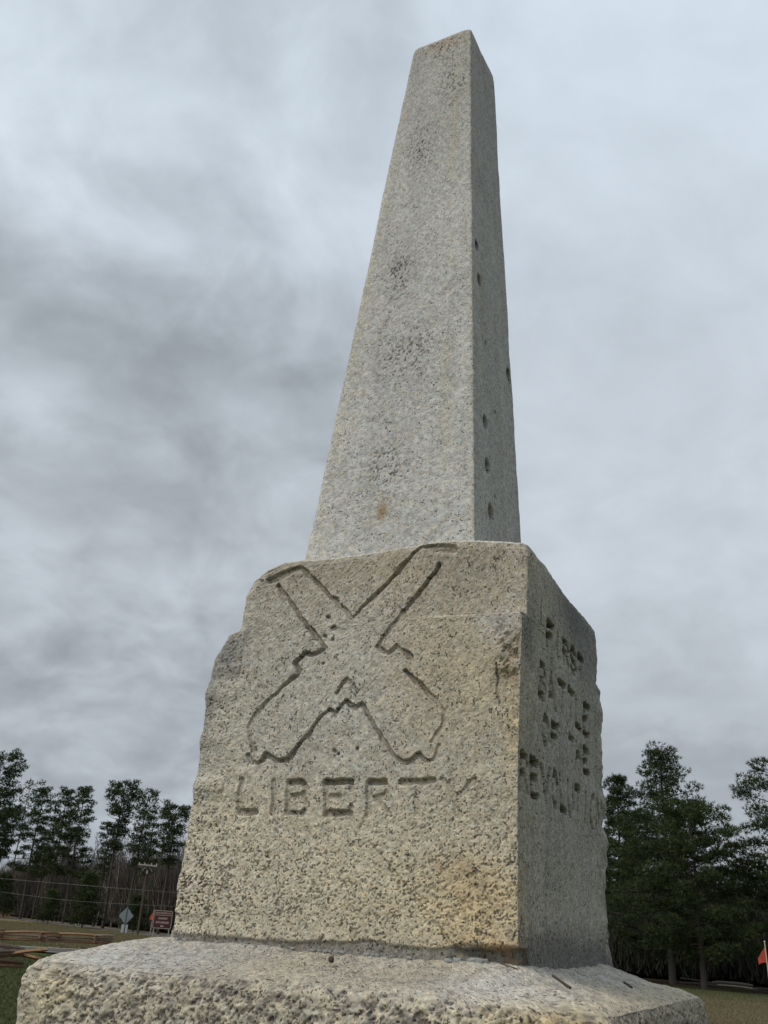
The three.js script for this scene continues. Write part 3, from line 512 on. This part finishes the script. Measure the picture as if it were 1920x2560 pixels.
{
  const [x, z] = spot(-35.75, 103), face = Math.atan2(EYE.x - x, EYE.z - z), o = thing('brown_sign', 'brown roadside sign with white border, reading ALAMANCE BATTLEGROUND and a left arrow', 'sign', x, 0, z, face);
  const W = 1.78, H = 1.62, B = .72, cv = document.createElement('canvas'); cv.width = 712; cv.height = 648; const g = cv.getContext('2d');
  g.fillStyle = '#3f1613'; g.fillRect(0, 0, 712, 648); g.strokeStyle = '#a89a8e'; g.lineWidth = 20; g.beginPath(); g.roundRect(14, 14, 684, 620, 46); g.stroke(); g.lineWidth = 16; g.beginPath(); g.moveTo(14, 172); g.lineTo(698, 172); g.stroke();
  g.fillStyle = '#b3a79b'; g.textAlign = 'center'; g.textBaseline = 'middle'; g.font = 'bold 78px sans-serif'; g.fillText('STATE HISTORIC SITE', 356, 98, 600); g.font = 'bold 104px sans-serif'; g.fillText('ALAMANCE', 356, 282, 350); g.fillText('BATTLEGROUND', 356, 430, 500);
  g.beginPath(); g.moveTo(290, 560); g.lineTo(346, 522); g.lineTo(346, 544); g.lineTo(420, 544); g.lineTo(420, 576); g.lineTo(346, 576); g.lineTo(346, 598); g.closePath(); g.fill();
  const t = new THREE.CanvasTexture(cv); t.colorSpace = THREE.SRGBColorSpace; t.anisotropy = 8;
  const sh = new THREE.Shape(), r = .12, w = W / 2; sh.moveTo(-w + r, 0); sh.lineTo(w - r, 0); sh.quadraticCurveTo(w, 0, w, r); sh.lineTo(w, H - r); sh.quadraticCurveTo(w, H, w - r, H); sh.lineTo(-w + r, H); sh.quadraticCurveTo(-w, H, -w, H - r); sh.lineTo(-w, r); sh.quadraticCurveTo(-w, 0, -w + r, 0);
  const plate = new THREE.ExtrudeGeometry(sh, { depth: .03, bevelEnabled: false, curveSegments: 6 }), p = plate.attributes.position, u = plate.attributes.uv; for (let i = 0; i < p.count; i++) u.setXY(i, p.getX(i) / W + .5, p.getY(i) / H); plate.translate(0, B, .05);
  mesh('panel', plate, std({ map: t, roughness: .6 }), o);
  for (const s of [-1, 1]) { const c = new THREE.BoxGeometry(.11, B + 1.3, .09); c.translate(s * .72, (B + 1.3) / 2 - .05, 0); mesh('post', c, std({ color: lin(.30, .31, .31), roughness: .6, metalness: .3 }), o); }
}
{
  const [x, z] = spot(-37.66, 106.5), face = Math.atan2(EYE.x - x, EYE.z - z), o = thing('diamond_sign', 'grey back of a diamond road sign over a pale plate, on one post', 'sign', x, 0, z, face + .5);
  const steel = std({ color: lin(.33, .37, .38), roughness: .55, metalness: .2 });
  const s = 1.08, d = new THREE.Shape(); const h = s * .7071; d.moveTo(0, -h); d.lineTo(h, 0); d.lineTo(0, h); d.lineTo(-h, 0); d.closePath(); const g = new THREE.ExtrudeGeometry(d, { depth: .012, bevelEnabled: true, bevelSize: .03, bevelThickness: .006, bevelSegments: 2 }); g.translate(0, 1.62, -.06); mesh('diamond_plate', g, steel, o);
  const b = new THREE.Shape(); b.moveTo(-.34, 0); b.lineTo(.34, 0); b.lineTo(.34, .78); b.lineTo(-.34, .78); b.closePath(); const e = new THREE.ExtrudeGeometry(b, { depth: .012, bevelEnabled: false }); e.translate(0, .05, -.06); mesh('lower_plate', e, std({ color: lin(.60, .63, .62), roughness: .5 }), o);
  const p = new THREE.BoxGeometry(.08, 2.5, .05); p.translate(0, 1.2, 0); mesh('post', p, std({ color: lin(.13, .15, .16), roughness: .5, metalness: .4 }), o);
}
const poleAt = spot(-36.95, 101);
{
  const [x, z] = poleAt, o = thing('utility_pole', 'brown wooden utility pole with a pale crossarm at the wood edge', 'pole', x, 0, z, Math.atan2(EYE.x - x, EYE.z - z));
  const wood = std({ color: lin(.075, .048, .033) }), c = new THREE.CylinderGeometry(.075, .11, 6.5, 10); c.translate(0, 3.2, 0); mesh('post', c, wood, o);
  const a = new THREE.BoxGeometry(1.75, .12, .11); a.rotateZ(-.02); a.translate(0, 6.22, .14); mesh('crossarm', a, std({ color: lin(.36, .33, .30) }), o);
  for (const s of [-1, 1]) { const b = new THREE.BoxGeometry(.05, .75, .03); b.rotateZ(s * .75); b.translate(s * .25, 5.95, .10); mesh('brace', b, std({ color: lin(.3, .28, .26) }), o); }
  for (const s of [-.82, -.3, .3, .82]) { const i = new THREE.CylinderGeometry(.035, .055, .16, 8); i.translate(s, 6.36, .14); mesh('insulator', i, std({ color: lin(.38, .36, .34), roughness: .4 }), o); }
  const tr = new THREE.BoxGeometry(.16, .3, .2); tr.translate(.02, 5.6, .14); mesh('bracket', tr, std({ color: lin(.3, .3, .3) }), o);
}
{
  const wire = (label, pts, r) => { const c = new THREE.CatmullRomCurve3(pts.map(([az, d, h]) => { const [x, z] = spot(az, d); return new THREE.Vector3(x, h, z); })); tag(mesh('overhead_wire', new THREE.TubeGeometry(c, 60, r, 5), std({ color: lin(.20, .20, .19), roughness: .6 }), scene), label, 'wire', 'overhead wires'); };
  wire('upper overhead wire crossing before the left wood', [[-52, 122, 4.8], [-44.4, 108, 4.22], [-39, 101.5, 4.02], [-36.95, 100.6, 3.98], [-33, 103, 4.05], [-25, 118, 4.6]], .011);
  wire('lower overhead wire crossing before the left wood', [[-52, 122, 3.6], [-44.4, 108, 3.02], [-40.8, 103, 2.65], [-36.95, 100.6, 2.68], [-33, 103, 2.9], [-25, 118, 3.4]], .009);
  const [x, z] = spot(-25, 118); const o = copyOf(scene.getObjectByName('utility_pole'), 'brown wooden utility pole hidden behind the monument', x, z, .4);
  const [x2, z2] = spot(-52, 122); copyOf(scene.getObjectByName('utility_pole'), 'brown wooden utility pole beyond the left border', x2, z2, .7);
}

// ------------------------------------------------------------ trees
const V = (x, y, z) => new THREE.Vector3(x, y, z);
function taper(pts, r0, r1, sides) {                // a tapered limb along points
  const c = new THREE.CatmullRomCurve3(pts), n = Math.max(3, pts.length * 3), pos = [], idx = [], t = V(0, 0, 0), s = V(0, 0, 0), b = V(0, 0, 0), p = V(0, 0, 0);
  for (let i = 0; i <= n; i++) { const u = i / n; c.getPoint(u, p); c.getTangent(u, t); s.set(.37, .2, .9).cross(t).normalize(); b.crossVectors(t, s); const r = mix(r0, r1, u); for (let k = 0; k < sides; k++) { const a = k / sides * 6.2832, x = Math.cos(a) * r, y = Math.sin(a) * r; pos.push(p.x + s.x * x + b.x * y, p.y + s.y * x + b.y * y, p.z + s.z * x + b.z * y); } }
  for (let i = 0; i < n; i++) for (let k = 0; k < sides; k++) { const a = i * sides + k, q = i * sides + (k + 1) % sides; idx.push(a, q, q + sides, a, q + sides, a + sides); }
  const g = new THREE.BufferGeometry(); g.setAttribute('position', new THREE.Float32BufferAttribute(pos, 3)); g.setIndex(idx); g.computeVertexNormals(); return g;
}
const bark = std({ color: lin(.048, .039, .032), roughness: 1 }), barkGrey = std({ color: lin(.060, .052, .044), roughness: 1 });
const needleMat = new THREE.MeshPhysicalMaterial({ vertexColors: true, side: THREE.DoubleSide, roughness: .8, specularIntensity: .35 });
const GREEN = [[.043, .062, .022], [.033, .050, .018], [.026, .040, .016], [.058, .074, .025]];
function pine(name, label, group, o) {
  const R = rng(o.seed), root = new THREE.Group(); root.name = numbered(name); scene.add(root); tag(root, label, 'pine tree', group);
  const H = o.H, trunkPts = []; let bx = 0, bz = 0; for (let i = 0; i <= 6; i++) { trunkPts.push(V(bx, H * .97 * i / 6, bz)); bx += (R() - .5) * H * .018 + (o.lean || 0) * H / 6; bz += (R() - .5) * H * .018; }
  const tc = new THREE.CatmullRomCurve3(trunkPts); mesh('trunk', taper(trunkPts, o.r, .03, 8), o.bark || bark, root);
  const limbs = [], pos = [], col = [], dir = V(0, 0, 0), d2 = V(0, 0, 0), p = V(0, 0, 0), q = V(0, 0, 0), side = V(0, 0, 0);
  const clump = (c, rad, shade) => {
    for (let i = 0; i < o.tufts; i++) {
      do { p.set(R() * 2 - 1, R() * 2 - 1, R() * 2 - 1); } while (p.lengthSq() > 1);
      dir.copy(p).add(q.set(0, .55, 0)).normalize(); p.set(c.x + p.x * rad, c.y + p.y * rad * .42, c.z + p.z * rad);
      const base = GREEN[Math.floor(R() * 4)], lum = shade * (.75 + R() * .55);
      for (let k = 0; k < o.needles; k++) {
        d2.set(R() * 2 - 1, R() * 2 - 1, R() * 2 - 1).multiplyScalar(.85).add(dir).normalize(); side.set(R() - .5, R() - .5, R() - .5).cross(d2).normalize().multiplyScalar(o.nw * (.6 + R() * .8) / 2); const l = o.nl * (.6 + R() * .7);
        pos.push(p.x - side.x, p.y - side.y, p.z - side.z, p.x + side.x, p.y + side.y, p.z + side.z, p.x + d2.x * l, p.y + d2.y * l, p.z + d2.z * l);
        for (let z = 0; z < 3; z++) col.push(base[0] * lum, base[1] * lum, base[2] * lum);
      }
    }
  };
  let a = R() * 6;
  for (let i = 0; i < o.branches; i++) {
    const t = Math.pow((i + R() * .9) / o.branches, o.bias || 1), h = mix(o.base, H * .98, t); a += 2.399 + (R() - .5) * .9;
    const L = o.R * o.profile(t) * (.62 + R() * .55); if (L < .25) { tc.getPoint(Math.min(1, h / H), q); clump(q.clone(), o.clump * .7, 1); continue; }
    const u = Math.min(.995, h / (H * .97)), s = tc.getPoint(u).clone(), rise = mix(o.droop, .75, t * t) + (R() - .5) * .3, ca = Math.cos(a), sa = Math.sin(a);
    const pts = [s, V(s.x + ca * L * .4, s.y + L * rise * .35, s.z + sa * L * .4), V(s.x + ca * L * .75 + (R() - .5) * L * .15, s.y + L * rise * .55 + L * .02, s.z + sa * L * .75 + (R() - .5) * L * .15), V(s.x + ca * L + (R() - .5) * L * .2, s.y + L * rise * .75 + L * .10, s.z + sa * L + (R() - .5) * L * .2)];
    limbs.push(taper(pts, Math.max(.025, o.r * .30 * (1 - t * .6)), .012, 4));
    if (R() < (o.dead || 0) * (1 - t)) continue;
    const cv = new THREE.CatmullRomCurve3(pts), n = Math.max(2, Math.round(L / o.gap));
    for (let k = 0; k < n; k++) { const v = mix(o.inner, 1, (k + R() * .6) / n); cv.getPoint(Math.min(v, 1), q); q.x += (R() - .5) * L * .34 * v; q.z += (R() - .5) * L * .34 * v; q.y += (R() - .4) * o.clump * .7; clump(q.clone(), o.clump * (.7 + R() * .6), .8 + .35 * t + (R() - .5) * .2); }
  }
  const g = new THREE.BufferGeometry(); g.setAttribute('position', new THREE.Float32BufferAttribute(pos, 3)); g.setAttribute('color', new THREE.Float32BufferAttribute(col, 3)); g.computeVertexNormals();
  if (limbs.length) mesh('limbs', mergeGeometries(limbs), o.bark || bark, root);
  mesh('crown', g, needleMat, root);
  return root;
}
const put = (o, az, d, turn = 0) => { const [x, z] = spot(az, d); o.position.set(x, 0, z); o.rotation.y = turn; return o; };
// pines on the right
const cone = (t) => (t < .12 ? .55 + t * 3.6 : 1.0 - Math.pow((t - .12) / .88, 1.25) * .88), dome = (t) => Math.sqrt(Math.max(0, 1 - Math.pow(Math.abs(t - .42) / .62, 2.2))) * .95 + .04;
const G1 = 'broad pines on the right';
const near0 = { tufts: 34, needles: 9, nl: .23, nw: .030, clump: .56, gap: .58, inner: .28, droop: -.03 };
put(pine('pine_tree', 'tallest pine to the right of the monument, with a pointed green crown', G1, { ...near0, H: 14.9, base: 1.7, R: 5.0, r: .24, branches: 100, seed: 101, profile: cone, bark: barkGrey }), -8.5, 71, .6);
put(pine('pine_tree', 'pine with a twin top against the right edge of the monument', G1, { ...near0, H: 16.2, base: 2.2, R: 4.6, r: .22, branches: 84, seed: 107, profile: cone, nl: .3, nw: .038, bark: barkGrey }), -10.95, 92, 2.0);
put(pine('pine_tree', 'pine cut off by the right border, its boughs reaching left in open tiers', G1, { ...near0, H: 12.9, base: 1.6, R: 3.5, r: .24, branches: 52, seed: 113, profile: dome, inner: .42 }), -2.35, 63, 1.1);
put(pine('pine_tree', 'shorter bushy pine on a dark trunk, between the tallest pine and the border pine', G1, { ...near0, H: 9.6, base: 1.7, R: 3.6, r: .2, branches: 70, seed: 127, profile: dome }), -6.95, 62, 4.0);
put(pine('pine_tree', 'low dark pine in the back, filling the gap under the border pine', G1, { ...near0, H: 8.0, base: 1.6, R: 4.2, r: .2, branches: 56, seed: 131, profile: dome, nl: .34, nw: .045, tufts: 16 }), -4.6, 88, 2.2);
put(pine('pine_tree', 'dark pine behind the tallest pine, seen through its lower boughs', G1, { ...near0, H: 9.5, base: 1.8, R: 4.6, r: .2, branches: 56, seed: 137, profile: dome, nl: .34, nw: .045, tufts: 16 }), -9.6, 98, 5.0);
put(pine('pine_tree', 'dark low pine behind the foot of the pedestal on the right', G1, { ...near0, H: 9.0, base: 1.6, R: 4.4, r: .2, branches: 50, seed: 139, profile: dome, nl: .34, nw: .045, tufts: 16 }), -12.2, 84, 3.0);

// pines of the wood on the left
const far0 = { tufts: 24, needles: 5, nl: .34, nw: .068, clump: .55, gap: .62, inner: .40, droop: .0 };
const layered = (t) => .95 - .72 * Math.pow(t, 1.35), tuftTop = (t) => (t < .35 ? .45 + t * .6 : t < .55 ? .7 : .62 + .38 * Math.sin((t - .55) / .45 * 2.6)), narrow = (t) => .6 - .35 * t;
const G2 = 'tall pines along the left wood';
const K = {};
const variant = (k, opts) => { K[k] = { opts, used: null }; };
variant('tall', { ...far0, H: 16, base: 8.0, R: 2.0, r: .22, branches: 52, seed: 201, profile: tuftTop, dead: .5, lean: .004 });
variant('open', { ...far0, H: 16, base: 7.0, R: 1.75, r: .2, branches: 40, seed: 207, profile: tuftTop, dead: .45, tufts: 20 });
variant('tier', { ...far0, H: 16, base: 5.4, R: 3.0, r: .2, branches: 54, seed: 211, profile: layered, droop: -.12, dead: .2 });
variant('full', { ...far0, H: 20, base: 7, R: 4.2, r: .25, branches: 74, seed: 217, profile: dome });
variant('thin', { ...far0, H: 15, base: 10, R: 2.0, r: .12, branches: 20, seed: 223, profile: tuftTop, dead: .4, tufts: 10 });
variant('bush', { ...far0, H: 6, base: .5, R: 2.3, r: .1, branches: 46, seed: 229, profile: layered, clump: .7, gap: .8 });
for (const [k, az, d, el, label, turn] of [
  ['full', -45.45, 178, 7.25, 'big dark pine cut off by the left border, highest of the left wood', .3],
  ['thin', -43.85, 168, 5.95, 'thin sparse pine with an open top, beside the border pine', 1],
  ['tier', -43.0, 158, 5.85, 'layered pine third from the left border', 2.2],
  ['tier', -41.85, 150, 5.9, 'pointed dark pine left of the ragged leaning pine', 4.1],
  ['tier', -40.85, 146, 6.1, 'ragged pine with a knobbed top and drooping right boughs', .4],
  ['tall', -38.8, 126, 6.42, 'tall pine with a round top over a long bare trunk, mid left wood', 0],
  ['open', -37.7, 121, 6.2, 'slender pine right beside the round-topped tall pine', 2.6],
  ['open', -36.95, 117, 5.2, 'lower pine between the slender pine and the one beside the monument', 5],
  ['tall', -35.9, 113, 5.5, 'pine closest to the left edge of the monument, flat rounded crown', 3.2],
  ['open', -39.3, 133, 4.3, 'half-height pine close left of the round-topped tall pine', 1.2],
  ['tall', -44.6, 172, 4.6, 'dark pine filling in below the border pine', 4.5],
  ['open', -42.4, 165, 4.3, 'dark pine low behind the layered pine', 1.7],
  ['thin', -36.4, 150, 4.0, 'thin far pine glimpsed behind the utility pole', 2],
  ['thin', -36.5, 170, 3.6, 'far low pine behind the brown sign', 2.9], ['thin', -38.3, 168, 3.4, 'far low pine behind the diamond sign', 5.5],
  ['full', -33.8, 140, 5.0, 'pine hidden behind the left edge of the monument', 1], ['full', -47.3, 175, 6.6, 'pine just outside the left border', 2],
  ['bush', -39.85, 122, 1.65, 'dark evergreen bush at the wood edge behind the diamond sign', 1], ['bush', -44.1, 160, 1.3, 'dark evergreen bush at the wood edge by the left border', 2.4], ['bush', -37.2, 116, .75, 'small dark evergreen bush behind the utility pole', 4], ['bush', -41.6, 140, .7, 'small dark evergreen bush above the left marker flag', .5]]) {
  const v = K[k], H = 2.1 + d * Math.tan(el * D2R), s = H / v.opts.H, [x, z] = spot(az, d);
  if (!v.used) { v.used = pine(k === 'bush' ? 'evergreen_bush' : 'pine_tree', label, G2, v.opts); v.used.position.set(x, 0, z); v.used.rotation.y = turn; v.used.scale.set(mix(1, s, .6), s, mix(1, s, .6)); if (k === 'bush') tag(v.used, label, 'bush', 'evergreen bushes at the wood edge'); }
  else { const o = copyOf(v.used, label, x, z, turn, 1, 1); o.scale.set(mix(1, s, .6), s, mix(1, s, .6)); }
}
for (const [k, az, d, turn] of [['full', -31.5, 128, 1], ['tall', -29.2, 122, 2], ['open', -27, 130, 3], ['tier', -25, 120, 4], ['full', -22.5, 132, 5], ['tall', -20, 118, 6], ['open', -17.5, 124, 1.5], ['full', -15, 128, 2.5]]) { const [x, z] = spot(az, d); copyOf(K[k].used, 'pine of the wood that goes on behind the monument', x, z, turn).userData.group = 'pines behind the monument'; }
// leafless trees
const bareMats = [[.125, .106, .088], [.165, .145, .122], [.085, .070, .058]].map((c) => std({ color: lin(...c), roughness: 1 }));
function bareTree(seed, H, mat, label, group) {
  const R = rng(seed), o = new THREE.Group(); o.name = numbered('bare_tree'); scene.add(o); tag(o, label, 'bare tree', group);
  const t = []; let x = 0, z = 0; for (let i = 0; i <= 5; i++) { t.push(V(x, H * i / 5, z)); x += (R() - .5) * .5; z += (R() - .5) * .5; }
  mesh('trunk', taper(t, .13, .02, 6), mat, o); const tc = new THREE.CatmullRomCurve3(t), pos = [], p = V(0, 0, 0), d = V(0, 0, 0), s = V(0, 0, 0);
  const twig = (a, dir, L, w, lev) => {
    const b = a.clone().addScaledVector(dir, L); s.set(R() - .5, R() - .5, R() - .5).cross(dir).normalize(); const s2 = s.clone().cross(dir).normalize();
    for (const q of [s, s2]) pos.push(a.x - q.x * w, a.y - q.y * w, a.z - q.z * w, a.x + q.x * w, a.y + q.y * w, a.z + q.z * w, b.x, b.y, b.z);
    if (lev > 0) for (let i = 0; i < 4; i++) { const u = .3 + .7 * (i + R()) / 4; twig(a.clone().lerp(b, u), dir.clone().add(V(R() - .5, R() * .5 - .05, R() - .5).multiplyScalar(1.5)).normalize(), L * (.35 + R() * .3), w * .55, lev - 1); }
  };
  for (let i = 0; i < 20; i++) { const u = .22 + .77 * (i + R()) / 20, a = R() * 6.28; tc.getPoint(u, p); twig(p.clone(), V(Math.cos(a), .75 + R() * .8, Math.sin(a)).normalize(), H * .26 * (1.15 - u) + .5, .045, 2); }
  const g = new THREE.BufferGeometry(); g.setAttribute('position', new THREE.Float32BufferAttribute(pos, 3)); g.computeVertexNormals(); const m2 = mat.clone(); m2.side = THREE.DoubleSide; mesh('branches', g, m2, o); return o;
}
{
  const R = rng(909), L = 'leafless grey-brown tree in the left wood, among many alike', GB = 'bare trees in the left wood', src = [1, 2, 3, 4].map((s) => bareTree(s * 71, 12, bareMats[s % 3], L, GB));
  let n = 0;
  for (let i = 0; n < 150 && i < 3000; i++) {
    const az = -46.5 + R() * 13, d = 104 + R() * 90, [x, z] = spot(az, d), f = forestSide(x, z); if (f < 5 || f > 60) continue;
    const s = .55 + R() * .45 + (az < -41 ? .15 : 0), turn = R() * 6.28;
    if (n < 4) { src[n].position.set(x, 0, z); src[n].scale.setScalar(s); } else copyOf(src[n % 4], L, x, z, turn, s, s * (.9 + R() * .25)); n++;
  }
  const L2 = 'leafless thin tree in the shade behind the right pines', G3 = 'bare trees behind the right pines';
  const s2 = bareTree(555, 9, bareMats[2], L2, G3); let [x, z] = spot(-6, 92); s2.position.set(x, 0, z);
  for (let i = 0; i < 26; i++) { [x, z] = spot(-14 + R() * 13, 82 + R() * 34); copyOf(s2, L2, x, z, R() * 6, .6 + R() * .5); }
}
// tangled undergrowth closing the woods
{
  const R = rng(404), pos = [], s = V(0, 0, 0), d = V(0, 0, 0);
  for (let i = 0; i < 120; i++) { const a = R() * 6.28, r = Math.sqrt(R()) * .9, x = Math.cos(a) * r, z = Math.sin(a) * r, y = R() * 1.4; d.set(R() - .5, .4 + R(), R() - .5).normalize(); s.set(R() - .5, R() - .5, R() - .5).cross(d).normalize().multiplyScalar(.018 + R() * .022); const l = .5 + R() * .8; pos.push(x - s.x, y - s.y, z - s.z, x + s.x, y + s.y, z + s.z, x + d.x * l, y + d.y * l, z + d.z * l); }
  const g = new THREE.BufferGeometry(); g.setAttribute('position', new THREE.Float32BufferAttribute(pos, 3)); g.computeVertexNormals();
  const m = new THREE.Matrix4(), q = new THREE.Quaternion(), up = V(0, 1, 0), c = new THREE.Color();
  const make = (N, label, place) => { const im = new THREE.InstancedMesh(g, std({ side: THREE.DoubleSide, roughness: 1 }), N); for (let i = 0; i < N; i++) { const [x, y, z, k, col] = place(); m.compose(V(x, y, z), q.setFromAxisAngle(up, R() * 6.28), V(k, k * (1 + R() * .8), k)); im.setMatrixAt(i, m); c.setRGB(...col); im.setColorAt(i, c); } im.name = numbered('undergrowth'); im.castShadow = im.receiveShadow = true; scene.add(im); tag(im, label, 'undergrowth', null, 'stuff'); };
  make(5200, 'dark tangle of brown brush and twigs filling the left wood', () => { for (;;) { const az = -49 + R() * 17, dd = 104 + R() * 110, [x, z] = spot(az, dd), f = forestSide(x, z); if (f < 6 || f > 75) continue; const top = (2.0 + f * .11) * (az < -40.5 ? 1.3 : 1), y = top * Math.pow(R(), 1.2), b = .65 + R() * .7; return [x, y, z, .9 + R() * .9, [.100 * b, .086 * b, .072 * b]]; } });
  make(1500, 'dark brush of the wood that goes on behind the monument', () => { const az = -34 + R() * 20, dd = 108 + R() * 50, [x, z] = spot(az, dd), b = .65 + R() * .7; return [x, R() * (1 + (dd - 106) * .09), z, .9 + R() * .9, [.100 * b, .086 * b, .072 * b]]; });
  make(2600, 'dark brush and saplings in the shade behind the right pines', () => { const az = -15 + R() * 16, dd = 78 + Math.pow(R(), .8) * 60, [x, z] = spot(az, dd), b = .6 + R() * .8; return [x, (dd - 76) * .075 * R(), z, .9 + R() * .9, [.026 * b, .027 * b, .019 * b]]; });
}
renderer.render(scene, camera);
